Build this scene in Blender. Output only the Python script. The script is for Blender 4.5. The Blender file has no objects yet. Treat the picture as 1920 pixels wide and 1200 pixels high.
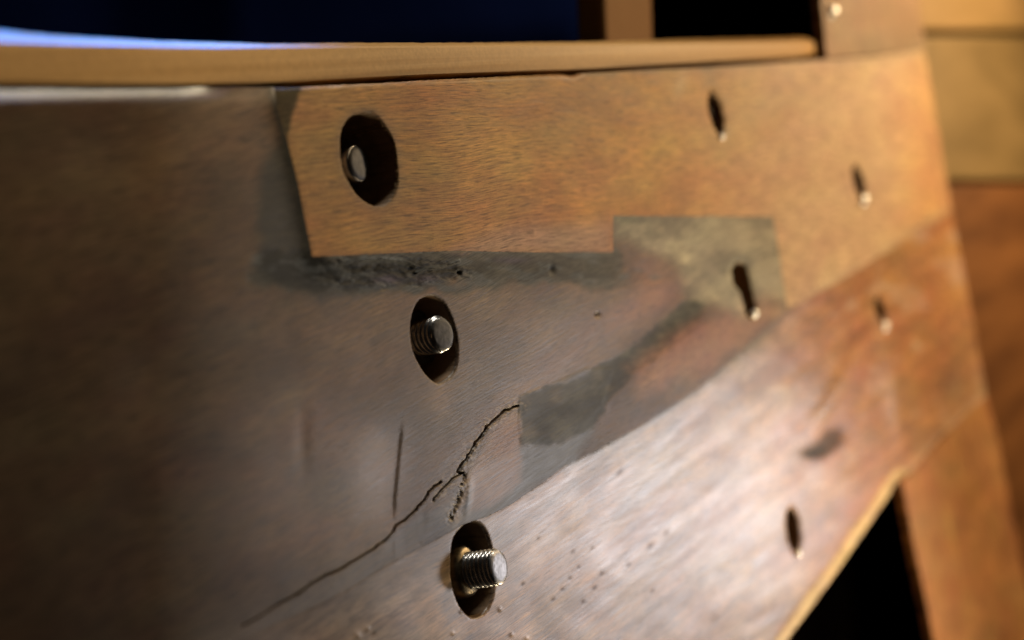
import bpy, bmesh, math, random
import numpy as np
from mathutils import Vector, Matrix, geometry

random.seed(4)
rng = np.random.default_rng(7)
sc = bpy.context.scene
col = sc.collection

# ------------------------------------------------------------------ camera
LENS, FPX = 60.0, 60.0 / 36.0 * 1920
DIST = 0.26                      # metres from the board face
YAW, PITCH, ROLL = math.radians(57), math.radians(-4), math.radians(10)
CAM = Vector((0.0, -DIST, 0.0))
_F = Vector((math.sin(YAW) * math.cos(PITCH), math.cos(YAW) * math.cos(PITCH), math.sin(PITCH)))
_R = _F.cross(Vector((0, 0, 1))).normalized()
_U = _R.cross(_F)
# the camera is rolled clockwise so that the world turns anticlockwise in the frame
RGT = _R * math.cos(ROLL) - _U * math.sin(ROLL)
UPV = _U * math.cos(ROLL) + _R * math.sin(ROLL)
cd = bpy.data.cameras.new("camera"); cam = bpy.data.objects.new("camera", cd); col.objects.link(cam)
cam.matrix_world = Matrix.Translation(CAM) @ Matrix((RGT, UPV, -_F)).transposed().to_4x4()
cd.lens, cd.sensor_width = LENS, 36.0
cd.clip_start, cd.clip_end = 0.01, 50
cd.dof.use_dof = True
cd.dof.focus_distance = 0.462
cd.dof.aperture_fstop = 6.4
sc.camera = cam

# ------------------------------------------------------------------ world, lamps, exposure
w = bpy.data.worlds.new("World"); sc.world = w; w.use_nodes = True
w.node_tree.nodes["Background"].inputs[0].default_value = (0.5, 0.45, 0.40, 1)
w.node_tree.nodes["Background"].inputs[1].default_value = 0.015
sc.view_settings.view_transform = 'Standard'
sc.view_settings.look = 'None'
sc.view_settings.exposure = 0
sc.view_settings.gamma = 1
sc.view_settings.use_curve_mapping = False


def lamp(name, kind, loc, target, power, colour, **kw):
    ld = bpy.data.lights.new(name, kind); o = bpy.data.objects.new(name, ld); col.objects.link(o)
    o.location = loc
    o.rotation_euler = (Vector(target) - Vector(loc)).to_track_quat('-Z', 'Y').to_euler()
    ld.energy, ld.color = power, colour
    for k, v in kw.items(): setattr(ld, k, v)
    return o


# warm lamp beyond the right end of the boards
lamp("warm_lamp", 'SPOT', (0.96, -0.28, 0.13), (0.82, 0, -0.01), 14.0, (1.0, 0.73, 0.42),
     spot_size=math.radians(112), spot_blend=1.0, shadow_soft_size=0.025)
# pale lamp, low and far, whose sheen lies on the lower board
lamp("pale_lamp", 'SPOT', (1.32, -0.48, -0.30), (0.425, 0, -0.10), 12.6, (0.97, 0.93, 0.96),
     spot_size=math.radians(18), spot_blend=1.0, shadow_soft_size=0.05)
# lamp in front and above, mirrored in the top edges
lamp("top_lamp", 'SPOT', (0.60, -0.26, 0.36), (0.31, 0, 0.128), 7.0, (1.0, 0.84, 0.58), spot_size=math.radians(23), spot_blend=.6, shadow_soft_size=.03)
# blue lamp above the rail
lamp("blue_lamp", 'SPOT', (0.53, 0.022, 0.39), (0.235, 0.004, 0.055), 75.0, (0.01, 0.17, 1.0), spot_size=math.radians(26), spot_blend=.8, shadow_soft_size=0.02)
# added warm fill low down, lights the underside edge of the lowest board
lamp("low_fill", 'AREA', (0.74, -0.11, -0.38), (0.58, 0.0, -0.12), 0.26, (1.0, 0.80, 0.52), size=.10, spread=math.radians(60))
# added overhead fill that rakes down the face and glints on the threads
lamp("overhead_fill", 'AREA', (0.62, -0.10, 0.42), (0.36, 0.0, -0.03), 0.13, (1.0, 0.93, 0.80), size=.12, spread=math.radians(50))

# ------------------------------------------------------------------ helpers


def P(u, v, h=0.0):
    """point that stands h metres in front of the board face (y = 0)"""
    d = _F * FPX + RGT * (u - 960) - UPV * (v - 600)
    t = (-h - CAM.y) / d.y
    return CAM + d * t


def PA(uv, h):
    """the same for arrays"""
    u, v = uv[:, 0] - 960, uv[:, 1] - 600
    F, R, U = (np.array(x) for x in (_F, RGT, UPV))
    d = F[None] * FPX + R[None] * u[:, None] - U[None] * v[:, None]
    t = (-h - CAM.y) / d[:, 1]
    return np.array(CAM)[None] + d * t[:, None]


def hash2(ix, iy, s):
    x = np.sin(ix * 127.1 + iy * 311.7 + s * 74.7) * 43758.5453
    return x - np.floor(x)


def vnoise(x, y, s=0):
    ix, iy = np.floor(x), np.floor(y); fx, fy = x - ix, y - iy
    fx, fy = fx * fx * (3 - 2 * fx), fy * fy * (3 - 2 * fy)
    a, b = hash2(ix, iy, s), hash2(ix + 1, iy, s)
    c, d = hash2(ix, iy + 1, s), hash2(ix + 1, iy + 1, s)
    return (a + (b - a) * fx) + ((c + (d - c) * fx) - (a + (b - a) * fx)) * fy


def fbm(x, y, s=0, o=4):
    t, a, n = 0, 0.5, 0
    for i in range(o):
        t = t + a * vnoise(x, y, s + i * 11.3); n += a; x, y, a = x * 2.03, y * 2.03, a * .5
    return t / n            # 0..1


def segdist(uv, pts):
    d = np.full(len(uv), 1e9)
    for a, b in zip(pts[:-1], pts[1:]):
        a, b = np.array(a, float), np.array(b, float)
        ab = b - a; t = np.clip(((uv - a) @ ab) / (ab @ ab), 0, 1)
        d = np.minimum(d, np.hypot(*(uv - a - t[:, None] * ab).T))
    return d


def inside(uv, poly):
    r = np.zeros(len(uv), bool); x, y = uv[:, 0], uv[:, 1]
    for (x1, y1), (x2, y2) in zip(poly, poly[1:] + poly[:1]):
        if y1 == y2: continue
        c = ((y1 > y) != (y2 > y)) & (x < (x2 - x1) * (y - y1) / (y2 - y1) + x1)
        r ^= c
    return r


def sdf(uv, poly):
    d = segdist(uv, poly + poly[:1]); return np.where(inside(uv, poly), -d, d)


def sm(x, a, b):
    t = np.clip((x - a) / (b - a), 0, 1); return t * t * (3 - 2 * t)


def blob(uv, poly, soft, wob=0, ws=40, seed=3):
    """1 inside, 0 outside, with a soft wandering border"""
    d = sdf(uv, poly)
    if wob: d = d + wob * (fbm(uv[:, 0] / ws, uv[:, 1] / ws, seed) - .5) * 2
    return 1 - sm(d, -soft, soft)


def dot(uv, x, y, rx, ry=None, ang=0):
    ry = ry or rx; c, s = math.cos(ang), math.sin(ang)
    dx, dy = uv[:, 0] - x, uv[:, 1] - y
    return np.exp(-((dx * c + dy * s) / rx) ** 2 - ((-dx * s + dy * c) / ry) ** 2)


def resample(poly, step, closed=True, jit=0.0):
    out = []; pts = poly + poly[:1] if closed else poly
    for a, b in zip(pts[:-1], pts[1:]):
        n = max(1, int(math.dist(a, b) / step))
        for i in range(n):
            t = i / n
            out.append((a[0] + (b[0] - a[0]) * t + random.uniform(-jit, jit),
                        a[1] + (b[1] - a[1]) * t + random.uniform(-jit, jit)))
    if not closed: out.append(tuple(poly[-1]))
    return out


def tag(o, label=None, cat=None, group=None, kind=None):
    if label: o["label"] = label
    if cat: o["category"] = cat
    if group: o["group"] = group
    if kind: o["kind"] = kind
    return o


def link_mesh(name, verts, faces, mats, parent=None, smooth=True, midx=None):
    me = bpy.data.meshes.new(name)
    me.from_pydata([tuple(p) for p in verts], [], [tuple(int(i) for i in f) for f in faces])
    for m in (mats if isinstance(mats, (list, tuple)) else [mats]): me.materials.append(m)
    if midx is not None: me.polygons.foreach_set("material_index", midx)
    me.polygons.foreach_set("use_smooth", [smooth] * len(me.polygons))
    me.update()
    o = bpy.data.objects.new(name, me); col.objects.link(o)
    if parent: o.parent = parent; o.matrix_parent_inverse = parent.matrix_world.inverted()
    return o


def empty(name, loc):
    o = bpy.data.objects.new(name, None); o.location = loc; o.empty_display_size = .01
    col.objects.link(o); bpy.context.view_layer.update(); return o


# ------------------------------------------------------------------ materials
def mat(name):
    m = bpy.data.materials.new(name); m.use_nodes = True
    nt = m.node_tree; b = nt.nodes["Principled BSDF"]
    return m, nt, b, nt.nodes.new, nt.links.new


def board_material():
    """planed, worn wood: pigment from the 'pigment' attribute, fibres run along 'grain'"""
    m, nt, b, N, L = mat("worn_board")
    ca = N('ShaderNodeAttribute'); ca.attribute_name = 'pigment'
    ga = N('ShaderNodeAttribute'); ga.attribute_name = 'grain'
    ra = N('ShaderNodeAttribute'); ra.attribute_name = 'finish'      # r: roughness, g: fibre strength, b: coarse pitting

    def noise(scale_v, sc_, det=4, rough=.6):
        mp = N('ShaderNodeMapping'); mp.inputs['Scale'].default_value = scale_v
        L(ga.outputs['Vector'], mp.inputs[0])
        n = N('ShaderNodeTexNoise'); n.inputs['Scale'].default_value = sc_; n.inputs['Detail'].default_value = det
        n.inputs['Roughness'].default_value = rough; L(mp.outputs[0], n.inputs[0]); return n
    fib = noise((70, 1500, 70), 1.0, 5)        # fibres: ~1 mm wide, ~10 mm long
    fine = noise((260, 4500, 260), 1.0, 3)    # fine sanding marks
    blot = noise((25, 70, 25), 1.0, 4)        # broad growth bands
    speck = noise((1500, 1500, 1500), 1.0, 2)

    def mr(src, a, b_, c, d):
        r = N('ShaderNodeMapRange'); r.inputs[1].default_value = a; r.inputs[2].default_value = b_
        r.inputs[3].default_value = c; r.inputs[4].default_value = d; L(src, r.inputs[0]); return r.outputs[0]

    def mul(a, b_, op='MULTIPLY'):
        x = N('ShaderNodeMath'); x.operation = op
        for i, s in enumerate((a, b_)):
            if isinstance(s, (int, float)): x.inputs[i].default_value = s
            else: L(s, x.inputs[i])
        return x.outputs[0]
    v = mul(mul(mr(fib.outputs[0], .3, .7, .60, 1.38), mr(fine.outputs[0], .3, .7, .80, 1.2)),
            mul(mr(blot.outputs[0], .3, .7, .90, 1.10), mr(speck.outputs[0], .3, .7, .90, 1.09)))
    pore = noise((140, 3400, 140), 1.0, 1)
    v = mul(v, mr(pore.outputs[0], .55, .65, 1.0, .45))
    grime = noise((90, 260, 90), 1.0, 6, .7)
    v = mul(v, mr(grime.outputs[0], .3, .7, .88, 1.12))
    hsv = N('ShaderNodeHueSaturation'); L(ca.outputs['Color'], hsv.inputs['Color']); L(v, hsv.inputs['Value'])
    L(mr(blot.outputs[0], .3, .7, .485, .51), hsv.inputs['Hue'])
    L(hsv.outputs[0], b.inputs['Base Color'])
    sep = N('ShaderNodeSeparateColor'); L(ra.outputs['Color'], sep.inputs[0])
    L(mul(sep.outputs[0], mr(fib.outputs[0], .3, .7, .9, 1.12)), b.inputs['Roughness'])
    ga2 = N('ShaderNodeAttribute'); ga2.attribute_name = 'gloss'; L(ga2.outputs['Fac'], b.inputs['Specular IOR Level'])
    h = mul(mul(mul(fib.outputs[0], 1.0), mul(fine.outputs[0], .4), 'ADD'), sep.outputs[1])
    h2 = mul(h, mul(mul(speck.outputs[0], .2), sep.outputs[2]), 'ADD')
    bp = N('ShaderNodeBump'); bp.inputs['Distance'].default_value = .00010; bp.inputs['Strength'].default_value = .8
    L(h2, bp.inputs['Height']); L(bp.outputs[0], b.inputs['Normal'])
    return m


def plain_wood(name, c1, c2, rough=.5, scale=(8, 90, 90), bump=.0004, spec=.35):
    m, nt, b, N, L = mat(name)
    tc = N('ShaderNodeTexCoord'); mp = N('ShaderNodeMapping'); mp.inputs['Scale'].default_value = scale
    L(tc.outputs['Object'], mp.inputs[0])
    n = N('ShaderNodeTexNoise'); n.inputs['Scale'].default_value = 1; n.inputs['Detail'].default_value = 6; n.inputs['Distortion'].default_value = .6
    L(mp.outputs[0], n.inputs[0])
    cr = N('ShaderNodeValToRGB'); cr.color_ramp.elements[0].position = .3; cr.color_ramp.elements[1].position = .7
    cr.color_ramp.elements[0].color = (*c1, 1); cr.color_ramp.elements[1].color = (*c2, 1)
    L(n.outputs[0], cr.inputs[0])
    n2 = N('ShaderNodeTexNoise'); n2.inputs['Scale'].default_value = 900; L(tc.outputs['Object'], n2.inputs[0])
    mx = N('ShaderNodeMix'); mx.data_type = 'RGBA'; mx.blend_type = 'MULTIPLY'; mx.inputs[0].default_value = .35
    L(cr.outputs[0], mx.inputs[6]); L(n2.outputs[0], mx.inputs[7]); L(mx.outputs[2], b.inputs['Base Color'])
    b.inputs['Roughness'].default_value = rough; b.inputs['Specular IOR Level'].default_value = spec
    bp = N('ShaderNodeBump'); bp.inputs['Distance'].default_value = bump; bp.inputs['Strength'].default_value = .6
    L(n.outputs[0], bp.inputs['Height']); L(bp.outputs[0], b.inputs['Normal'])
    return m


def metal(name, c1, c2, rough, metallic=1.0, scale=600, bump=.0001):
    m, nt, b, N, L = mat(name)
    tc = N('ShaderNodeTexCoord')
    n = N('ShaderNodeTexNoise'); n.inputs['Scale'].default_value = scale; n.inputs['Detail'].default_value = 4
    L(tc.outputs['Object'], n.inputs[0])
    cr = N('ShaderNodeValToRGB'); cr.color_ramp.elements[0].position = .35; cr.color_ramp.elements[1].position = .65
    cr.color_ramp.elements[0].color = (*c1, 1); cr.color_ramp.elements[1].color = (*c2, 1)
    L(n.outputs[0], cr.inputs[0]); L(cr.outputs[0], b.inputs['Base Color'])
    b.inputs['Metallic'].default_value = metallic; b.inputs['Roughness'].default_value = rough
    bp = N('ShaderNodeBump'); bp.inputs['Distance'].default_value = bump
    L(n.outputs[0], bp.inputs['Height']); L(bp.outputs[0], b.inputs['Normal'])
    return m


M_BOARD = board_material()
M_BORE = plain_wood("drilled_wood", (.12, .07, .03), (.30, .18, .09), .7, (60, 60, 60), .0008)
M_RAIL = plain_wood("honey_wood", (.46, .24, .065), (.68, .40, .145), .5, (5, 260, 260), .0003, .12)
M_THREAD = metal("oiled_steel", (.24, .24, .24), (.48, .47, .46), .25)
M_END = metal("sawn_steel", (.22, .22, .23), (.40, .40, .42), .5, .7, 900)
M_DULL = metal("dull_steel", (.05, .044, .038), (.11, .10, .088), .6, .2)
M_NUT = metal("tarnished_nut", (.11, .085, .05), (.30, .24, .15), .45, .8, 420)
M_BRIGHT = metal("bright_steel", (.8, .78, .72), (.95, .93, .88), .36, 1.0, 50, 0)

# ------------------------------------------------------------------ outlines of the boards
TOPL = [(-420, 170), (0, 166), (200, 163), (330, 162), (420, 164), (512, 164)]
TOPM = [(512, 164), (560, 163), (620, 160), (720, 155), (800, 150), (930, 144), (1050, 139), (1075, 142), (1088, 138), (1200, 132), (1330, 126), (1440, 119), (1545, 112)]
JOINT = [(512, 164), (522, 205), (540, 262), (556, 325), (572, 400), (582, 450), (588, 481)]     # end of the upper board
SEAM1 = [(588, 481), (700, 476), (850, 470), (1010, 473), (1150, 473), (1150, 404), (1300, 405), (1450, 406), (1462, 480), (1476, 581)]
SEAM2L = [(150, 1420), (440, 1206), (560, 1152), (640, 1113), (700, 1074), (762, 1042), (830, 1006), (866, 985)]
SEAM2R = [(866, 985), (915, 968), (960, 945), (1015, 908), (1062, 872), (1120, 845), (1210, 792), (1310, 728), (1400, 650), (1476, 581)]
SEAM3 = [(1476, 581), (1570, 530), (1680, 462), (1786, 395)]
RIGHT_UP = [(1786, 395), (1765, 290), (1748, 180), (1732, 92)]
SEAM4 = [(1732, 92), (1640, 106), (1545, 112)]                                                    # under the upright
RIGHT_LOW = [(1786, 395), (1806, 500), (1828, 620), (1850, 742)]
BASE = [(1850, 742), (1770, 815), (1692, 905)]
EDGE = [(1692, 905), (1640, 982), (1560, 1100), (1478, 1215), (1380, 1350), (1340, 1420)]

HOLE_A = [(657, 220), (664, 215), (672, 214), (682, 211), (692, 211), (700, 214), (707, 219), (713, 226), (718, 233), (722, 239), (728, 248), (734, 259), (739, 272),
          (742, 290), (745, 315), (746, 335), (744, 352), (739, 366), (732, 376), (724, 383), (714, 386), (704, 385), (695, 381), (686, 375), (678, 368), (669, 359), (662, 347),
          (655, 336), (649, 326), (645, 310), (642, 290), (641, 265), (642, 250), (646, 238), (651, 228)]
HOLE_B = [(805, 555), (812, 554), (820, 557), (829, 563), (836, 573), (843, 587), (849, 601), (854, 618), (857, 632), (858, 650), (858, 670), (854, 689), (848, 701),
          (838, 710), (827, 716), (819, 718), (810, 711), (801, 702), (794, 692), (787, 680), (781, 668), (776, 652), (773, 632), (772, 615), (774, 598), (777, 586), (781, 575), (787, 564), (795, 558)]
HOLE_C = [(884, 977), (893, 979), (902, 983), (909, 993), (914, 1003), (918, 1015), (922, 1030), (927, 1060), (929, 1085), (927, 1105), (924, 1122), (918, 1138), (910, 1149),
          (900, 1156), (890, 1158), (880, 1153), (870, 1143), (863, 1132), (857, 1118), (852, 1100), (849, 1080), (848, 1060), (849, 1035), (851, 1015), (856, 1003), (865, 992), (875, 983)]


def ell(cx, cy, rx, ry, lean, n=22):
    return [(cx + rx * math.cos(t) * 1.0 + lean * ry * math.sin(t), cy + ry * math.sin(t)) for t in [2 * math.pi * i / n for i in range(n)]]


HOLE_D = ell(1345, 212, 13, 41, .22)
HOLE_E = [(1374, 508), (1380, 494), (1390, 490), (1400, 495), (1406, 512), (1410, 535), (1416, 560), (1421, 582), (1417, 594), (1408, 597), (1400, 588), (1395, 565), (1390, 548), (1378, 532)]
HOLE_F = ell(1612, 342, 10, 32, .2)
HOLE_G = ell(1652, 580, 9, 25, .2)
HOLE_H = ell(1490, 993, 12, 40, .12)

upper_poly = TOPM + SEAM4[::-1][1:] + RIGHT_UP[::-1][1:] + SEAM3[::-1][1:] + SEAM1[::-1][1:] + JOINT[::-1][1:-1]
middle_poly = TOPL + JOINT[1:] + SEAM1[1:] + SEAM2R[::-1][1:] + SEAM2L[::-1][1:] + [(-420, 1420)]
lower_poly = SEAM2L + SEAM2R[1:] + SEAM3[1:] + RIGHT_LOW[1:] + BASE[1:] + EDGE[1:]
upright_poly = [(1535, -130), (1535, 0), (1541, 60), (1545, 110), (1640, 104), (1732, 90), (1722, 30), (1712, -60), (1704, -130)]

CRACK = [(452, 1174), (480, 1160), (500, 1147), (530, 1128), (560, 1112), (590, 1090), (612, 1078), (640, 1066), (668, 1048), (700, 1030), (722, 1012), (736, 1000), (742, 986), (762, 973),
         (780, 955), (795, 938), (803, 922), (815, 912), (826, 903)]
CRACK2 = [(812, 938), (822, 926), (833, 913), (846, 900), (856, 893), (868, 886)]
CRACK3 = [(866, 888), (858, 884), (868, 869), (880, 850), (893, 830), (906, 812), (918, 796), (930, 786), (942, 772), (955, 766), (970, 761)]
STEP = [(752, 816), (748, 850), (744, 890), (740, 930), (738, 965)]
GASH = [(870, 892), (866, 915), (858, 940), (846, 972)]


def chaikin(p, n=1):
    for _ in range(n):
        q = []
        for a, b in zip(p, p[1:] + p[:1]):
            q += [(a[0] * .75 + b[0] * .25, a[1] * .75 + b[1] * .25), (a[0] * .25 + b[0] * .75, a[1] * .25 + b[1] * .75)]
        p = q
    return p


HOLE_A, HOLE_B, HOLE_C = chaikin(HOLE_A, 2), chaikin(HOLE_B, 2), chaikin(HOLE_C, 2)


# ------------------------------------------------------------------ relief and pigment of the board faces
def jag(line, a, step=5, seed=1):
    """the same line with a torn, wandering course"""
    rg = random.Random(seed); return [(x + rg.uniform(-a, a), y + rg.uniform(-a, a)) for x, y in resample(line, step, False)]


CRACK, CRACK2, CRACK3 = jag(CRACK, 1.0), jag(CRACK2, .8, 5, 2), jag(CRACK3, 1.6, 5, 3)


def relief(uv):
    """metres in front of the plane"""
    X = PA(uv, 0.0); x, z = X[:, 0], X[:, 2]
    h = .0011 * (fbm(x / .11, z / .06, 5, 2) - .5) + .00035 * (fbm(x / .02, z / .012, 9, 2) - .5)
    cd_ = segdist(uv, CRACK); wc = .8 + 1.5 * fbm(uv[:, 0] / 14, uv[:, 1] / 14, 2) * sm(uv[:, 0], 440, 560)
    h -= .0022 * np.exp(-(cd_ / wc) ** 2)
    for c, ww, dp in ((CRACK2, 1.4, .0012), (CRACK3, 1.2 + 2.2 * fbm(uv[:, 0] / 9, uv[:, 1] / 9, 12) ** 2, .0016)):
        h -= dp * np.exp(-(segdist(uv, c) / ww) ** 2)
    # wood below the crack has sunk a little
    along = np.interp(uv[:, 0], [p[0] for p in CRACK], [p[1] for p in CRACK])
    below = sm(uv[:, 1] - along, -1, 3) * (1 - sm(uv[:, 1] - along, 10, 70)) * sm(uv[:, 0], 430, 520) * (1 - sm(uv[:, 0], 790, 850))
    h -= .00022 * below
    # raised blister that ends in the upright step
    sx = np.interp(uv[:, 1], [p[1] for p in STEP], [p[0] for p in STEP])
    k = sm(uv[:, 0] - sx, -85, -4) * (1 - sm(uv[:, 0] - sx, -1, 2.5)) * sm(uv[:, 1], 780, 830) * (1 - sm(uv[:, 1], 940, 985))
    h -= .00035 * k
    h -= .00025 * dot(uv, 568, 825, 14, 60) + .0005 * dot(uv, 300, 700, 60, 50)
    nr = np.minimum(segdist(uv, CRACK3), segdist(uv, GASH)); h += .00028 * np.exp(-(nr / 12) ** 2) * (fbm(uv[:, 0] / 5, uv[:, 1] / 4, 111, 3) - .5)
    gd = segdist(uv, GASH); h -= .0005 * np.exp(-(gd / 4) ** 2) * sm(fbm(uv[:, 0] / 4, uv[:, 1] / 7, 4), .3, .6)
    h += .0002 * dot(uv, 878, 930, 6, 38, .1)
    # chips along the top filler
    f = blob(uv, [(600, 486), (770, 482), (890, 500), (880, 520), (790, 535), (640, 540), (600, 520)], 6, 8, 18)
    h += f * .0009 * (fbm(uv[:, 0] / 16, uv[:, 1] / 8, 8, 3) - .5)
    # ridge in the filler over hole B
    h += .0008 * np.exp(-(segdist(uv, [(640, 490), (680, 487), (720, 486), (765, 492), (778, 500)]) / 3.2) ** 2) * (.3 + fbm(uv[:, 0] / 7, uv[:, 1] / 7, 77))
    h += .0008 * np.exp(-(segdist(uv, [(782, 512), (800, 504), (830, 500), (860, 490)]) / 2.8) ** 2) * (.3 + fbm(uv[:, 0] / 7, uv[:, 1] / 7, 78))
    h -= .0011 * (dot(uv, 862, 511, 4) + .7 * dot(uv, 1035, 505, 5, 9) + dot(uv, 1120, 590, 4))
    for (cx, cy, r) in SPOTS: h -= .00005 * dot(uv, cx, cy, r)
    for (cx, cy, r) in CHIPS: h += .0002 * dot(uv, cx, cy, r * .8) * (fbm(uv[:, 0] / 3, uv[:, 1] / 3, 6) * 2)
    # filler lying on the wood: hard lower lip
    h += .00012 * blob(uv, LIP, 1.5)
    # sanding hollows on the far half
    s = uv[:, 0] * .55 + uv[:, 1] * .83
    h += .0007 * sm(uv[:, 0], 1250, 1500) * (fbm(s / 60, (uv[:, 0] * .8 - uv[:, 1] * .55) / 260, 31, 3) - .5)
    h += .0016 * dot(uv, 1668, 720, 12, 80, -.15) + .001 * dot(uv, 1560, 740, 14, 70, .5) + .001 * dot(uv, 1760, 650, 16, 80, -.1)
    return h


SPOTS = [(1163, 884, 6), (1067, 857, 6), (975, 817, 4), (984, 853, 6), (985, 878, 6), (1074, 1035, 4), (1111, 1029, 4), (1129, 1077, 5), (1069, 1085, 4), (1054, 1106, 4),
         (1037, 1125, 4), (1115, 1104, 5), (981, 1096, 4), (1221, 1024, 6), (1085, 1064, 3), (817, 1011, 3), (788, 1020, 3), (870, 967, 3), (1250, 1000, 6), (1094, 1130, 4),
         (1180, 1060, 4), (1010, 1010, 3), (1340, 1160, 6), (1225, 1110, 4), (700, 1190, 4), (905, 800, 4), (930, 782, 5)]
CHIPS = [(867, 1146, 3), (939, 1142, 4), (672, 1192, 6), (690, 1180, 5), (960, 1190, 4), (988, 1197, 4), (850, 1187, 3)]
LIP = [(975, 742), (1040, 718), (1100, 690), (1150, 690), (1130, 760), (1100, 795), (1062, 812), (1040, 830), (1012, 828), (990, 838), (976, 830), (972, 780)]


def mixc(c, col_, m):
    return c + (np.array(col_)[None] - c) * np.clip(m, 0, 1)[:, None]


def gloss_of(uv, which):
    g = np.full(len(uv), {'upper': .16, 'middle': .20, 'lower': .40, 'upright': .15, 'post': .2}[which])
    if which == 'middle':       # rubbed smooth around the blister and above the seam, dull far left
        g = g + .45 * dot(uv, 712, 890, 60, 85) + .25 * dot(uv, 620, 900, 160, 160) + .32 * dot(uv, 1000, 700, 200, 110, -.4) + .3 * dot(uv, 900, 900, 90, 90) - .1 * (1 - sm(uv[:, 0], 100, 500))
        g = g - .2 * np.exp(-(segdist(uv, JOINT) / 30) ** 2) - .14 * (1 - sm(uv[:, 0], 200, 560))
        g = g - .12 * np.exp(-(segdist(uv, [(600, 505), (1150, 505)]) / 30) ** 2) - .16 * np.exp(-(segdist(uv, [(1020, 780), (1160, 710), (1300, 590)]) / 40) ** 2)
        g = g + .6 * np.exp(-(segdist(uv, TOPL) / 20) ** 2)
    if which == 'upper': g = g + .5 * np.exp(-(segdist(uv, TOPM[2:9]) / 5) ** 2) - .12 * blob(uv, [(500, 150), (566, 160), (548, 215), (540, 262), (528, 230)], 5)
    if which == 'lower': g = g - .22 * sm(uv[:, 0], 1420, 1640)
    if which == 'lower': g = g - .38 * np.clip(dot(uv, 1543, 838, 24, 14, -.5) + dot(uv, 1562, 820, 22, 17) + dot(uv, 1522, 850, 30, 13), 0, 1) - .28 * (1 - sm(uv[:, 0], 600, 960)) - .3 * sum(dot(uv, a, b, q * 1.5, q * .7, -.8) for a, b, q in SPOTS)
    return np.clip(g, .03, .8)


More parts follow.
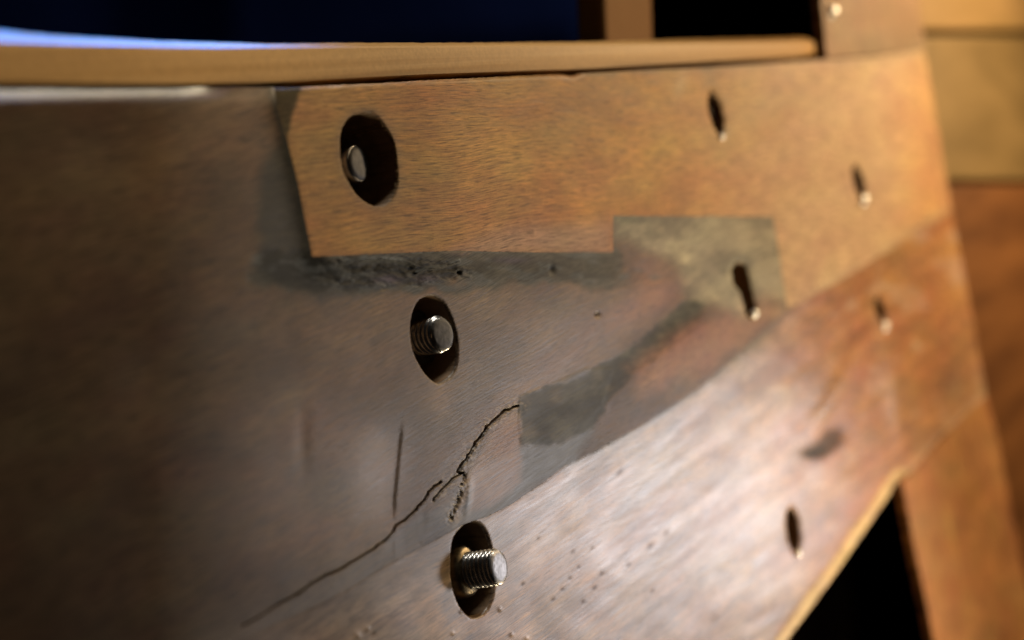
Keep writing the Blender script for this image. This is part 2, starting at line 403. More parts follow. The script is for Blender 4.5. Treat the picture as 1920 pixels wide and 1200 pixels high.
def pigment(uv, which):
    x, y = uv[:, 0], uv[:, 1]; n = len(uv)
    X = PA(uv, 0.0); wx, wz = X[:, 0], X[:, 2]
    big = fbm(wx / .05, wz / .02, 21, 4); mid = fbm(wx / .018, wz / .009, 33, 4)
    if which == 'upper': c = np.tile(np.array([[.42, .21, .058]]), (n, 1))
    elif which == 'middle': c = np.tile(np.array([[.150, .088, .043]]), (n, 1))
    elif which == 'post': c = np.tile(np.array([[.35, .165, .06]]), (n, 1))
    elif which == 'upright': c = np.tile(np.array([[.27, .165, .085]]), (n, 1))
    else: c = np.tile(np.array([[.38, .245, .15]]), (n, 1))
    k = {'upper': .3, 'post': .35, 'middle': .7, 'lower': .5, 'upright': .3}[which]
    c = c * (1 + k * .64 * (sm(big, .25, .75) - .5))[:, None] * (1 + k * .44 * (sm(mid, .25, .75) - .5))[:, None]
    red = fbm(x / 150, y / 90, 51, 3); c = c * (1 + np.outer(red - .5, [.35, .0, -.25]))
    rough = np.full(n, {'upper': .56, 'middle': .46, 'upright': .55, 'post': .5, 'lower': .38}[which])
    fibre = np.full(n, {'upper': 1.0, 'middle': 1.7, 'upright': .4, 'post': .4, 'lower': .35}[which]); pit = np.full(n, .5)
    GREY, GREEN = (.072, .070, .057), (.115, .11, .075)
    if which == 'middle':
        c = mixc(c, (.060, .038, .020), .62 * (1 - sm(x + 240 * (fbm(x / 160, y / 110, 101, 3) - .5), 180, 640)))      # darker towards the left end, in blotches
        # grey filler under the upper board and round its end
        f1 = blob(uv, [(585, 470), (700, 470), (1160, 465), (1170, 505), (1280, 520), (1150, 545), (1000, 530), (880, 545), (760, 548), (600, 545), (470, 530), (470, 470)], 9, 18, 30)
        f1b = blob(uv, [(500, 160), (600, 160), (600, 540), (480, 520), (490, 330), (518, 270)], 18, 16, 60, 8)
        c = mixc(c, (.025, .024, .016), .85 * np.exp(-(segdist(uv, JOINT) / 9) ** 2)); c = mixc(c, (.05, .045, .03), .7 * np.exp(-(segdist(uv, SEAM1) / 4) ** 2))
        tone = (.35 + 1.3 * fbm(x / 22, y / 11, 44, 4))
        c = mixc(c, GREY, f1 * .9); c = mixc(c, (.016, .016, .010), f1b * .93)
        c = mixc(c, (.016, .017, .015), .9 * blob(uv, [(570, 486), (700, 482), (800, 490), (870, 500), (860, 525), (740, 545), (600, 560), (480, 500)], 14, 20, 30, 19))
        c = c * (1 + (tone - 1) * np.clip(f1 + f1b, 0, 1))[:, None]
        c0 = c
        patch = blob(uv, [(1150, 400), (1455, 400), (1470, 500), (1480, 590), (1400, 590), (1340, 560), (1300, 580), (1240, 650), (1230, 640), (1290, 560), (1270, 500), (1210, 470), (1150, 440)], 16, 16, 50, 6)
        c = mixc(c, (.27, .24, .16), patch * .85)
        c = mixc(c, (.42, .36, .22), .6 * dot(uv, 1290, 490, 14, 40, -.7) + .5 * dot(uv, 1430, 445, 30, 20) + .4 * dot(uv, 1240, 430, 16) + .5 * dot(uv, 1350, 560, 40, 12, .6))
        c = mixc(c, (.10, .10, .06), .8 * dot(uv, 1180, 412, 45, 9))
        c = mixc(c, (.30, .14, .075), .75 * dot(uv, 1225, 530, 45, 40) + .6 * dot(uv, 1200, 580, 60, 25, -.4) + .7 * dot(uv, 1440, 575, 40, 20))
        diag = blob(uv, [(1290, 560), (1320, 570), (1300, 620), (1200, 690), (1150, 740), (1110, 800), (1050, 830), (1000, 838), (976, 832), (973, 745), (1060, 715), (1130, 680), (1200, 640), (1240, 600)], 4, 9, 18, 7)
        c = mixc(c, (.062, .060, .047), diag * .95 * (.7 + .3 * sm(fbm(x / 26, y / 18, 45), .3, .5)))
        c = mixc(c, (.32, .15, .08), .8 * blob(uv, [(1180, 690), (1290, 610), (1450, 590), (1330, 690), (1200, 740)], 25, 14, 40))
        lipm = blob(uv, LIP, 2); c = mixc(c, (.075, .072, .055), lipm * .5)
        # blue-grey filler between crack and seam
        f2 = blob(uv, [(440, 1200), (560, 1125), (640, 1080), (740, 1010), (790, 965), (840, 945), (880, 900), (975, 835), (1040, 832), (1110, 800), (1080, 870), (1010, 915), (880, 990), (760, 1050), (640, 1120), (500, 1200)], 14, 12, 50, 12)
        c = mixc(c, (.085, .09, .082), f2 * .8)
        c = mixc(c, (.33, .19, .11), .7 * blob(uv, [(975, 770), (975, 905), (930, 940), (880, 960), (880, 900), (900, 850), (950, 780)], 8, 8, 30))
        c = mixc(c, (.30, .16, .03), .8 * (dot(uv, 955, 864, 10, 12) + dot(uv, 945, 876, 8, 6)) * sm(fbm(x / 6, y / 6, 3), .4, .6))
        c = mixc(c, (.36, .22, .12), .5 * dot(uv, 825, 745, 18, 40) + .5 * dot(uv, 860, 530, 16, 10))
        near = np.minimum(np.minimum(segdist(uv, CRACK3), segdist(uv, CRACK2)), segdist(uv, GASH))
        torn = sm(fbm(x / 5, y / 4, 111, 3), .55, .66) * np.exp(-(near / 16) ** 2)
        c = mixc(c, (.42, .31, .18), .8 * torn); c = mixc(c, (.05, .035, .015), .7 * sm(fbm(x / 6, y / 5, 112, 3), .58, .68) * np.exp(-(near / 20) ** 2))
        c = mixc(c, (.05, .035, .02), np.exp(-(segdist(uv, CRACK) / 1.8) ** 2) * .9 + np.exp(-(segdist(uv, CRACK2) / 2.2) ** 2) * .9 + np.exp(-(segdist(uv, CRACK3) / 2.6) ** 2) * .9)
        c = mixc(c, (.36, .24, .13), .8 * np.exp(-(segdist(uv, [(x_ + 9, y_) for x_, y_ in GASH]) / 5) ** 2)); c = mixc(c, (.08, .045, .02), np.exp(-(segdist(uv, GASH) / 3.5) ** 2) * sm(fbm(x / 7, y / 7, 14), .3, .55))
        c = mixc(c, (.12, .13, .13), .5 * np.clip(f1 * sm(fbm(x / 30, y / 12, 17), .5, .65), 0, 1))
        c = mixc(c, (.10, .075, .12), .6 * dot(uv, 960, 488, 30, 6) + .6 * dot(uv, 730, 524, 25, 8) + .5 * dot(uv, 800, 522, 22, 8))
        rough = rough + .14 * f1 + .12 * diag + .1 * patch; fibre = fibre * (1 - .8 * np.clip(f1 + diag + patch + f2, 0, 1)); pit = pit + .6 * f1
    if which == 'upper':
        c = mixc(c, (.045, .045, .025), .9 * blob(uv, [(500, 150), (566, 160), (548, 215), (540, 262), (528, 230)], 5, 5, 20))
        c = mixc(c, (.22, .15, .075), .6 * np.exp(-(segdist(uv, [(1325, 128), (1345, 185)]) / 14) ** 2) + .5 * np.exp(-(segdist(uv, [(1100, 138), (1420, 122)]) / 7) ** 2))
        c = mixc(c, (.45, .33, .20), .5 * dot(uv, 1275, 160, 10, 25, .3))
        c = mixc(c, (.15, .13, .08), .8 * np.exp(-(segdist(uv, [(1500, 572), (1580, 528), (1680, 466), (1780, 400)]) / 14) ** 2) * sm(fbm(x / 60, y / 40, 3), .15, .5))
        c = mixc(c, (.14, .12, .07), .75 * np.exp(-(segdist(uv, [(1555, 114), (1630, 112), (1720, 95)]) / 12) ** 2))
        e = sm(sdf(uv, HOLE_A), 0, 22); c = mixc(c, (.24, .15, .07), .5 * (1 - e))
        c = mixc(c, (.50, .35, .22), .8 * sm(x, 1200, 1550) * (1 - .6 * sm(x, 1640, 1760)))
        c = mixc(c, (.36, .24, .20), .5 * blob(uv, [(850, 470), (950, 425), (1150, 420), (1150, 480), (850, 480)], 25, 10))
    if which == 'upper': rough = rough - .25 * np.exp(-(segdist(uv, TOPM[2:9]) / 5) ** 2)
    if which == 'lower':
        c = mixc(c, (.11, .10, .065), .8 * np.exp(-(segdist(uv, SEAM2R[4:] + SEAM3[1:]) / 13) ** 2))
        c = mixc(c, (.37, .17, .062), .85 * sm(x, 1380, 1640))
        c = mixc(c, (.40, .17, .075), .45 * sm(fbm(x / 120, y / 70, 71), .5, .7) * sm(x, 1350, 1500))
        c = mixc(c, (.25, .15, .03), .6 * dot(uv, 832, 1065, 22, 32) * sm(fbm(x / 12, y / 12, 5), .25, .6) + .7 * dot(uv, 766, 1074, 12, 8))
        c = mixc(c, (.25, .26, .28), .5 * np.exp(-(segdist(uv, [(940, 1010), (1000, 965), (1060, 920), (1200, 850), (1280, 790)]) / 16) ** 2) * sm(fbm(x / 50, y / 30, 5), .3, .6))
        c = mixc(c, (.05, .04, .022), .95 * np.clip(dot(uv, 1543, 838, 24, 14, -.5) + dot(uv, 1562, 820, 22, 17, -.9) + .9 * dot(uv, 1522, 850, 30, 13), 0, 1))
        c = mixc(c, (.17, .15, .10), .5 * dot(uv, 1790, 720, 30, 50))
        c = mixc(c, (.50, .36, .24), .45 * dot(uv, 1665, 730, 16, 90, -.15) + .4 * dot(uv, 1838, 715, 10, 45, -.15) + .4 * np.exp(-(segdist(uv, BASE) / 14) ** 2))
        for (cx, cy, r) in SPOTS: c = mixc(c, (.06, .035, .02), (.4 + .55 * ((cx * 7 + cy * 3) % 10) / 10) * dot(uv, cx, cy, r * 1.5, r * .7, -.8))
        for ln, ww in (([(1134, 985), (1180, 955), (1238, 905)], 2.5), ([(1230, 880), (1330, 790)], 3), ([(1335, 1175), (1420, 1080)], 3), ([(1240, 1180), (1290, 1130)], 3)):
            c = mixc(c, (.16, .12, .09), .5 * np.exp(-(segdist(uv, ln) / ww) ** 2))
        s = x * .62 + y * .78; t = x * .78 - y * .62
        c = mixc(c, (.62, .46, .26), .9 * (1 - sm(segdist(uv, EDGE), 22, 30)))
        st = fbm(s / 9, t / 320, 91, 4); c = c * (1 + (.5 - .22 * sm(x, 1150, 1500)) * (sm(st, .25, .75) - .52))[:, None]
        sc_ = fbm(x / 40, y / 26, 97, 4); c = mixc(c, (.46, .34, .26), .45 * sm(sc_, .56, .70)); c = mixc(c, (.20, .12, .07), .4 * sm(sc_, .42, .30))
        rough = rough + .09 * (fbm(s / 14, t / 120, 95, 3) - .5)
    if which in ('middle', 'lower'):        # worn seam: both boards take the same tone at the lower left
        c = mixc(c, (.17, .125, .085), .8 * np.exp(-(segdist(uv, SEAM2L) / 55) ** 2) * (1 - sm(x, 700, 1000)))
    for H in (HOLE_A, HOLE_B, HOLE_C): c = mixc(c, (.09, .06, .03), .6 * np.exp(-(np.abs(sdf(uv, H)) / 3.5) ** 2))
    if which == 'middle':
        q = np.exp(-(segdist(uv, TOPL) / 22) ** 2); rough = rough - .16 * q; fibre = fibre * (1 - .9 * q)
    if which == 'middle':
        tx = sm(fbm(x / 34, y / 22, 47, 5), .25, .75); c = c * (1 + np.clip(patch * .6 + diag + lipm * .5, 0, 1) * (.9 * tx - .45))[:, None]
    fin = np.stack([np.clip(rough, .2, .9), np.clip(fibre, .05, 2), pit, np.ones(n)], 1)
    return np.clip(c, .004, .8), fin


def build_board(name, poly, holes, which, grain_px, label, cat, chamfer=None, step=2.6, depth=.03, lift=0.0):
    """solid board: finely meshed face with real bores, side walls and a back"""
    out = resample(poly, step * 1.1, jit=.5)
    hp = [resample(h, 2.2, jit=.9 if h is HOLE_A else .45) for h in holes]
    xs0, xs1 = min(p[0] for p in poly), max(p[0] for p in poly)
    ys0, ys1 = min(p[1] for p in poly), max(p[1] for p in poly)
    pts = []
    zones = [(-500, 0, 16), (0, 440, 8), (440, 1290, step), (1290, 2000, 6)]
    for a, b, s in zones:
        a2, b2 = max(a, xs0), min(b, xs1)
        if b2 <= a2: continue
        gx, gy = np.meshgrid(np.arange(a2, b2, s), np.arange(ys0, min(ys1, 1230), s))
        g = np.stack([gx.ravel(), gy.ravel()], 1); g = g + rng.uniform(-.2, .2, g.shape) * s
        pts.append(g)
    if which == 'middle':            # finer along the crack and the chipped filler
        for x0, x1, y0, y1 in ((440, 990, 750, 1190), (585, 910, 474, 545)):
            gx, gy = np.meshgrid(np.arange(x0, x1, 1.5), np.arange(y0, y1, 1.5)); q = np.stack([gx.ravel(), gy.ravel()], 1)
            k = np.minimum(np.minimum(segdist(q, CRACK), segdist(q, CRACK2)), np.minimum(segdist(q, CRACK3), segdist(q, GASH))) < 20
            if y0 == 474: k[:] = True
            pts.append(q[k] + rng.uniform(-.3, .3, (k.sum(), 2)))
    if ys1 > 1230:
        gx, gy = np.meshgrid(np.arange(xs0, xs1, 16), np.arange(1230, ys1, 16)); pts.append(np.stack([gx.ravel(), gy.ravel()], 1))
    g = np.concatenate(pts)
    g = g[sdf(g, poly) < -1.4]
    for h in holes:
        k = (np.abs(g[:, 0] - h[0][0]) < 150) & (np.abs(g[:, 1] - h[0][1]) < 260)
        m = np.ones(len(g), bool); m[k] = sdf(g[k], h) > 1.3; g = g[m]
    loops = [out] + hp
    allp, edges = [], []
    for lp in loops:
        o = len(allp); allp += lp; edges += [(o + i, o + (i + 1) % len(lp)) for i in range(len(lp))]
    allp += [tuple(q) for q in g]
    r = geometry.delaunay_2d_cdt([Vector((q[0] / 100, q[1] / 100)) for q in allp], edges, [], 0, 1e-6)
    V = np.array([(q.x * 100, q.y * 100) for q in r[0]]); T = np.array([f for f in r[2] if len(f) == 3])
    cen = V[T].mean(1); keep = inside(cen, out)
    for h in hp: keep &= ~inside(cen, h)
    T = T[keep]
    used = np.unique(T); remap = -np.ones(len(V), int); remap[used] = np.arange(len(used)); V = V[used]; T = remap[T]
    a = V[T]; area = (a[:, 1, 0] - a[:, 0, 0]) * (a[:, 2, 1] - a[:, 0, 1]) - (a[:, 2, 0] - a[:, 0, 0]) * (a[:, 1, 1] - a[:, 0, 1])
    T[area > 0] = T[area > 0][:, ::-1]                       # faces look towards -Y
    dO = -sdf(V, poly); dH = np.full(len(V), 99.)
    for h in holes: dH = np.minimum(dH, segdist(V, h + h[:1]))
    hh = relief(V) + lift
    hh -= .00005 * np.exp(-(dO / 1.8) ** 2) + .0006 * np.exp(-(dH / 1.6) ** 2)
    if chamfer:
        for line, width, drop in chamfer:
            d = segdist(V, line); hh -= drop * np.clip(1 - d / width, 0, 1) * ((1 - sm(V[:, 0], 330, 460)) if line is TOPL else 1)
    XYZ = PA(V, 0.0); XYZ[:, 1] = -hh
    # border edges -> side walls
    e = np.concatenate([T[:, [0, 1]], T[:, [1, 2]], T[:, [2, 0]]]); key = np.sort(e, 1); _, inv, cnt = np.unique(key[:, 0] * 10 ** 7 + key[:, 1], return_inverse=True, return_counts=True)
    be = e[cnt[inv] == 1]
    bv = np.unique(be); nb = {int(q): len(V) + i for i, q in enumerate(bv)}
    back = XYZ[bv].copy(); back[:, 1] = depth
    walls = [(int(p), nb[int(p)], nb[int(q)], int(q)) for p, q in be]
    verts = np.concatenate([XYZ, back]); faces = [tuple(t) for t in T] + walls
    nxt = {int(p): int(q) for p, q in be}
    holeset = np.zeros(len(V), bool)
    for h in holes:
        k = (dH < 2.0) & (dO > 3); holeset |= k
    midx = [0] * len(T) + [1 if holeset[p] else 0 for p, q in be]
    # back: plain polygon on the outline
    ob = [(P(u, v).x, depth, P(u, v).z) for u, v in poly]; o = len(verts); verts = np.concatenate([verts, np.array(ob)])
    for tri in geometry.tessellate_polygon([[Vector((q[0], q[2], 0)) for q in ob]]):
        faces.append(tuple(o + i for i in tri)); midx.append(1)
    ob_ = link_mesh(name, verts, faces, [M_BOARD, M_BORE], midx=midx)
    me = ob_.data
    flat = [True] * len(T) + [True] * len(walls) + [False] * (len(faces) - len(T) - len(walls))
    me.polygons.foreach_set("use_smooth", flat)
    # keep the rim of the walls crisp
    uvall = np.concatenate([V, V[bv], np.array(poly, float)])
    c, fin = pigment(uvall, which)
    at = me.attributes.new('pigment', 'FLOAT_COLOR', 'POINT'); at.data.foreach_set('color', np.concatenate([c, np.ones((len(c), 1))], 1).astype(np.float32).ravel())
    at = me.attributes.new('gloss', 'FLOAT', 'POINT'); at.data.foreach_set('value', gloss_of(uvall, which).astype(np.float32))
    at = me.attributes.new('finish', 'FLOAT_COLOR', 'POINT'); at.data.foreach_set('color', fin.astype(np.float32).ravel())
    a0, a1 = P(*grain_px[0]), P(*grain_px[1]); gx, gz = a1.x - a0.x, a1.z - a0.z; L_ = math.hypot(gx, gz); gx, gz = gx / L_, gz / L_
    W = verts; wob = .0025 * (fbm(W[:, 0] / .06, W[:, 2] / .03, 61, 2) - .5) * 2
    G = np.stack([W[:, 0] * gx + W[:, 2] * gz, -W[:, 0] * gz + W[:, 2] * gx + wob, W[:, 1]], 1)
    at = me.attributes.new('grain', 'FLOAT_VECTOR', 'POINT'); at.data.foreach_set('vector', G.astype(np.float32).ravel())
    bm = bmesh.new(); bm.from_mesh(me)
    for ed in bm.edges:
        if len(ed.link_faces) == 2 and ed.calc_face_angle(0) > .9: ed.smooth = False
    bm.to_mesh(me); bm.free()
    return tag(ob_, label, cat)


EDGE_CH = [(EDGE, 28, .0024)]
TOPCH = [(TOPL, 16, .0022), (TOPM[:9], 5, .0012)]
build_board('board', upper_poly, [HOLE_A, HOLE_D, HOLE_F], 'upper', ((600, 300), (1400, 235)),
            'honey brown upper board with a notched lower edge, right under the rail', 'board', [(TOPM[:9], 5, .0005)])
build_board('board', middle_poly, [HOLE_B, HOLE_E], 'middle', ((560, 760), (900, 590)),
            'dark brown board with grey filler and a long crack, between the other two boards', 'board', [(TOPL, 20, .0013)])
build_board('board', lower_poly, [HOLE_C, HOLE_G, HOLE_H], 'lower', ((700, 1090), (1310, 735)),
            'pale pinkish brown board with a sheen, lowest of the three flush boards', 'board', EDGE_CH)
build_board('upright_post', upright_poly, [], 'upright', ((1620, 0), (1640, 100)),
            'short wooden upright with a bright dot, standing over the right end of the upper board', 'post', step=6, depth=.003, lift=.001)
build_board('post', [(1692, 905), (1850, 742), (1866, 800), (1892, 930), (1925, 1090), (1965, 1260), (1985, 1420), (1800, 1420), (1752, 1200), (1722, 1060)], [], 'post', ((1780, 850), (1850, 1190)),
            'orange brown post that fills the lower right corner beside the black gap', 'post', step=6, depth=.004)


# ------------------------------------------------------------------ rail on top
def loft(name, rows, m, parent=None, close_ends=True, smooth=True):
    """rows: list of equally long lists of points, joined into a tube-like solid"""
    n, k = len(rows), len(rows[0]); vs = [p for r_ in rows for p in r_]; fs = []
    for i in range(n):
        for j in range(k - 1):
            a, b = i * k + j, ((i + 1) % n) * k + j; fs.append((a, a + 1, b + 1, b))
    if close_ends: fs += [tuple(i * k for i in range(n))[::-1], tuple(i * k + k - 1 for i in range(n))]
    o = link_mesh(name, vs, fs, m, parent, smooth)
    bm = bmesh.new(); bm.from_mesh(o.data); bmesh.ops.recalc_face_normals(bm, faces=bm.faces)
    for e in bm.edges:
        if len(e.link_faces) == 2 and e.calc_face_angle(0) > .6: e.smooth = False
    bm.to_mesh(o.data); bm.free(); return o


us = list(np.linspace(-420, 1528, 300))
def ip(u, tab): return float(np.interp(u, [t[0] for t in tab], [t[1] for t in tab]))
LOW = [(-420, 158), (0, 156), (120, 157), (300, 159), (480, 157), (560, 154), (640, 149), (800, 141), (1000, 134), (1100, 131), (1250, 122), (1400, 113), (1535, 106)]
FRT = [(-420, 72), (0, 75), (150, 81), (400, 88), (640, 88), (900, 86), (1100, 83), (1300, 80), (1530, 76)]
BEV = [(-420, 22), (0, 57), (100, 67), (300, 77), (500, 82), (640, 80), (900, 80), (1100, 78), (1300, 73), (1530, 70)]
def wob(u, s, a): return a * (float(vnoise(np.array([u / 7.0]), np.array([s]), 2)[0]) - .5)
def rail_rows():
    r = [[], [], [], [], [], [], []]
    for i, u in enumerate(us):
        e = max(0, (u - 1500) / 28); rd = 6 * e * e
        lo, fr, be = ip(u, LOW) - rd, ip(u, FRT) + rd, ip(u, BEV) + rd
        h0 = -.0008 - .0015 * e * e
        r[0].append(P(u, lo + wob(u, 1.5, 1.5), h0 - .0006)); r[1].append(P(u, lo - 2, h0))
        r[2].append(P(u, (lo + fr) / 2, h0 + .0002)); r[3].append(P(u, fr + 2, h0)); r[4].append(P(u, fr - 1, h0 - .0007))
        q = P(u, fr - 1, h0 - .0007); tb = P(u, be + wob(u, 7.5, 1.5), -.0060)
        r[5].append(Vector((tb.x, .0060, tb.z))); r[6].append(Vector((tb.x, .0060, tb.z)))
    # back edge of the rail, 22 mm behind the face
    r[6] = [Vector((p.x, .024, p.z - .0005)) for p in r[5]]
    r.append([Vector((p.x, .024, p.z)) for p in r[0]])
    return r
tag(loft('rail', rail_rows(), M_RAIL), 'honey coloured wooden rail with a rounded lit end, lying along the top of the boards', 'rail')


# ------------------------------------------------------------------ bolts
def lathe(name, prof, m, parent, seg=48, wobble=0, smooth=True):
    """prof: (z, r) pairs; the axis is local z"""
    vs, fs = [], []
    for z, r in prof:
        for k in range(seg):
            a = 2 * math.pi * k / seg; vs.append((r * math.cos(a), r * math.sin(a), z + random.uniform(-wobble, wobble)))
    for i in range(len(prof) - 1):
        for k in range(seg):
            fs.append((i * seg + k, i * seg + (k + 1) % seg, (i + 1) * seg + (k + 1) % seg, (i + 1) * seg + k))
    fs.append(tuple(range(seg))[::-1]); fs.append(tuple((len(prof) - 1) * seg + k for k in range(seg)))
    me = bpy.data.meshes.new(name); me.from_pydata(vs, [], fs); me.materials.append(m)
    me.polygons.foreach_set("use_smooth", [smooth] * (len(fs) - 2) + [False, False]); me.update()
    o = bpy.data.objects.new(name, me); col.objects.link(o); o.parent = parent; return o


def thread(name, r, length, pitch, m, parent, seg=64):
    """helical thread ending at z = 0, running down to -length, tip slightly tapered"""
    per = 8; n = int(length / pitch * per); vs, fs = [], []
    depth = pitch * .50
    for i in range(n + 1):
        z = -length + length * i / n
        for k in range(seg):
            ph = ((z / pitch) - k / seg) % 1.0
            tri = abs(ph - .5) * 2; rr = r - depth * (1 - sm1(tri))
            t = max(0, 1 + z / (pitch * .6)) if z > -pitch * .6 else 0
            rr -= t * depth * .9 * (tri > .3)
            a = 2 * math.pi * k / seg; vs.append((rr * math.cos(a), rr * math.sin(a), z))
    for i in range(n):
        for k in range(seg):
            fs.append((i * seg + k, i * seg + (k + 1) % seg, (i + 1) * seg + (k + 1) % seg, (i + 1) * seg + k))
    fs.append(tuple(range(seg))[::-1])
    me = bpy.data.meshes.new(name); me.from_pydata(vs, [], fs); me.materials.append(m)
    me.polygons.foreach_set("use_smooth", [True] * len(fs)); me.update()
    o = bpy.data.objects.new(name, me); col.objects.link(o); o.parent = parent; return o


def sm1(t): t = min(1, max(0, (t - .15) / .7)); return t


def bolt_frame(end_px, h, tilt):
    """an Empty at the bolt's end; local z leaves the wood; tilt = (towards +x, towards +z)"""
    o = empty('bolt', P(*end_px, h))
    ax = Vector((tilt[0], -1, tilt[1])).normalized()
    o.rotation_euler = ax.to_track_quat('Z', 'Y').to_euler(); return o


def end_face(r, parent, m, seed):
    """slightly domed and rough end of the bolt"""
    random.seed(seed); vs = [(0, 0, .0003)]; fs = []; rings = 7; seg = 48
    for i in range(1, rings + 1):
        q = i / rings
        for k in range(seg):
            a = 2 * math.pi * k / seg; z = .0003 * (1 - q ** 4) + random.uniform(-.00003, .00003) * (i < rings)
            if i == rings: z = -.00035
            vs.append((r * q * math.cos(a), r * q * math.sin(a), z))
    for k in range(seg): fs.append((0, 1 + k, 1 + (k + 1) % seg))
    for i in range(rings - 1):
        for k in range(seg):
            a, b = 1 + i * seg + k, 1 + i * seg + (k + 1) % seg; fs.append((a, a + seg, b + seg, b))
    me = bpy.data.meshes.new('bolt_end'); me.from_pydata(vs, [], fs); me.materials.append(m)
    me.polygons.foreach_set("use_smooth", [True] * len(fs)); me.update()
    o = bpy.data.objects.new('bolt_end', me); col.objects.link(o); o.parent = parent; return o


GB = 'bolts set in the bored holes of the boards'
# C: sticks out of its hole
bc = bolt_frame((936, 1063), .0062, (.10, .05)); tag(bc, 'threaded steel bolt sticking out of the lowest large hole, pale sawn end', 'bolt', GB)
thread('shank', .0050, .034, .0013, M_THREAD, bc); end_face(.0046, bc, M_END, 1)
n_ = lathe('nut', [(-.030, .0070), (-.0112, .0072), (-.0098, .0068), (-.0090, .0060), (-.0087, .0045)], M_NUT, bc, 48, .00006)
# B: level with the face
bb = bolt_frame((830, 626), .0006, (-.14, .05)); tag(bb, 'shiny threaded steel bolt just inside the middle large hole, under the grey filler', 'bolt', GB)
thread('shank', .0050, .030, .0016, M_THREAD, bb); end_face(.0044, bb, M_DULL, 2)
lathe('nut', [(-.028, .0080), (-.0098, .0082), (-.0088, .0076), (-.0083, .0062), (-.0082, .0044)], M_DULL, bb, 6, 0, False)
# A: deep in its ragged hole
ba = bolt_frame((674, 306), -.0046, (.10, .02)); tag(ba, 'dull grey bolt end sunk deep in the ragged top left hole', 'bolt', GB)
lathe('shank', [(-.022, .0050), (-.0012, .0050), (-.0003, .0046)], M_THREAD, ba, 48); end_face(.0046, ba, M_DULL, 3)


def far_bolt(px, h, r, glint_px, gr, label, end=True, m=M_DULL):
    o = bolt_frame(px, h, (0, 0)); tag(o, label, 'bolt', GB)
    lathe('shank', [(-.018, r), (-.0008, r), (0, r * .86)], m, o, 24)
    g = P(*glint_px, gr * .3); bm = bmesh.new(); bmesh.ops.create_icosphere(bm, subdivisions=3, radius=gr)
    me = bpy.data.meshes.new('glint_bead'); bm.to_mesh(me); bm.free(); me.materials.append(M_BRIGHT)  # added bead that makes the bright glint at the hole's lower rim
    me.polygons.foreach_set("use_smooth", [True] * len(me.polygons))
    s = bpy.data.objects.new('glint_bead', me); col.objects.link(s); s.parent = o
    bpy.context.view_layer.update(); s.matrix_world = Matrix.Translation(g)
    return o


far_bolt((1341, 205), -.003, .0045, (1353, 256), .0012, 'small grey bolt in the narrow hole near the top edge of the upper board')
far_bolt((1388, 548), -.010, .0040, (1413, 588), .0016, 'bolt with a round bright spot under it in the black slot at the grey patch')
far_bolt((1609, 338), -.004, .0045, (1617, 375), .0024, 'small bolt with a warm bright spot, in the right hole of the upper board')
far_bolt((1648, 575), -.004, .0040, (1658, 612), .0021, 'small bolt with a pale bright spot, near the right end of the lower board')
far_bolt((1487, 990), -.006, .0042, (1496, 1037), .0013, 'dark bolt in the narrow hole beside the cream lower edge')
glint = empty('glint', P(1557, 22, .001)); tag(glint, 'bright round bead added for the glint at the left edge of the upright post', 'glint')  # added bead and shank, there only for the glint
bm = bmesh.new(); bmesh.ops.create_icosphere(bm, subdivisions=3, radius=.0030); me = bpy.data.meshes.new('glint_bead'); bm.to_mesh(me); bm.free()
me.materials.append(M_BRIGHT); me.polygons.foreach_set("use_smooth", [True] * len(me.polygons))
s = bpy.data.objects.new('glint_bead', me); col.objects.link(s); s.parent = glint
lathe('shank', [(-.004, .0008), (.0002, .0008)], M_DULL, glint, 12).rotation_euler = (math.pi / 2, 0, 0)


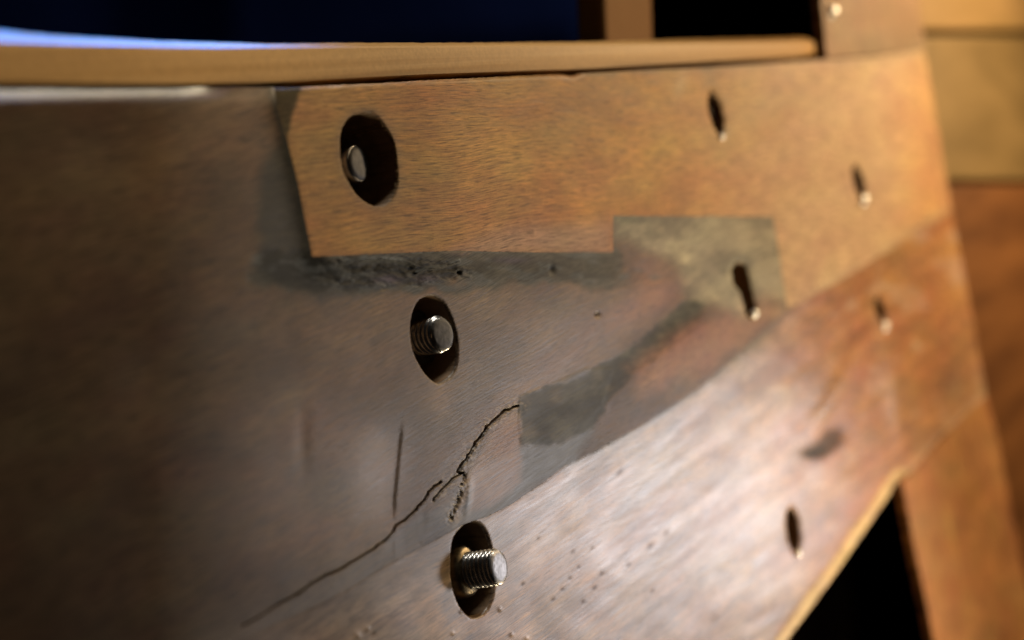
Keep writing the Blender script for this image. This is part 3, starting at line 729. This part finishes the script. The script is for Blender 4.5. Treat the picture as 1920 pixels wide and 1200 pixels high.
# ------------------------------------------------------------------ timber behind
def slab(name, poly, y, thick, m, label, cat, bev=.002):
    """solid timber whose outline stands on the plane y = const"""
    bm = bmesh.new(); f = [bm.verts.new(P(u, v, -y)) for u, v in poly]; b = [bm.verts.new(p.co + Vector((0, thick, 0))) for p in f]
    bm.faces.new(f); bm.faces.new(b[::-1])
    for i in range(len(f)): j = (i + 1) % len(f); bm.faces.new((f[i], b[i], b[j], f[j]))
    bmesh.ops.recalc_face_normals(bm, faces=bm.faces)
    bmesh.ops.bevel(bm, geom=list(bm.edges), offset=bev, segments=3, affect='EDGES', profile=.6)
    me = bpy.data.meshes.new(name); bm.to_mesh(me); bm.free(); me.materials.append(m)
    o = bpy.data.objects.new(name, me); col.objects.link(o); return tag(o, label, cat)


M_POST = plain_wood("orange_wood", (.085, .030, .007), (.19, .075, .020), .5, (9, 9, 60))
M_OLIVE = plain_wood("olive_wood", (.13, .082, .026), (.21, .135, .05), .55, (10, 10, 40))
M_YEL = plain_wood("yellow_wood", (.22, .135, .045), (.31, .19, .075), .5, (8, 8, 50))
M_BACKW = plain_wood("brown_wood", (.20, .095, .03), (.30, .155, .055), .6, (30, 30, 8), .0002, .03)
M_DIM = plain_wood('stained_wood', (.20, .12, .06), (.32, .19, .10), .7, (20, 20, 8), 0, .1)
M_BLUE_GLOW = plain_wood("blue_glow_wood", (.0012, .003, .020), (.0025, .006, .036), .9, (8, 8, 8), 0, 0)  # blue glow painted into the colour; the blue lamp misses this board
M_DARK = plain_wood("dark_wood", (.0015, .0015, .002), (.004, .004, .005), .8, (8, 8, 8), 0, 0)
slab('timber', [(1720, 345), (2400, 345), (2400, 1420), (1790, 1420), (1760, 700)], .014, .01, M_POST, 'dark orange brown timber along the right edge behind the boards', 'timber')
slab('timber', [(1690, 66), (2300, 66), (2300, 338), (1690, 338)], .016, .01, M_OLIVE, 'olive brown timber behind the upper right edge, under the yellow one', 'timber')
slab('timber', [(1660, -200), (2300, -200), (2300, 56), (1660, 56)], .013, .01, M_YEL, 'bright yellow timber in the upper right corner', 'timber')
slab('batten', [(1120, -300), (1215, -300), (1228, 160), (1140, 160)], .030, .012, M_BACKW, 'narrow upright batten standing behind the rail', 'batten')
slab('timber', [(1300, 1000), (1590, 1000), (1620, 1420), (1300, 1420)], .20, .03, M_DIM, 'dim brown timber seen deep inside the triangular gap', 'timber')
slab('backing_board', [(-300, -350), (1160, -350), (1160, 160), (-300, 160)], .14, .003, M_BLUE_GLOW, 'dark board behind the rail with a blue glow painted in, left of the narrow batten', 'board')
slab('back_wall', [(-900, -900), (2600, -900), (2600, 2000), (-900, 2000)], .45, .03, M_DARK, 'dark wall far behind the rail', 'wall')

sc.cycles.max_bounces = 6
sc.cycles.use_denoising = True
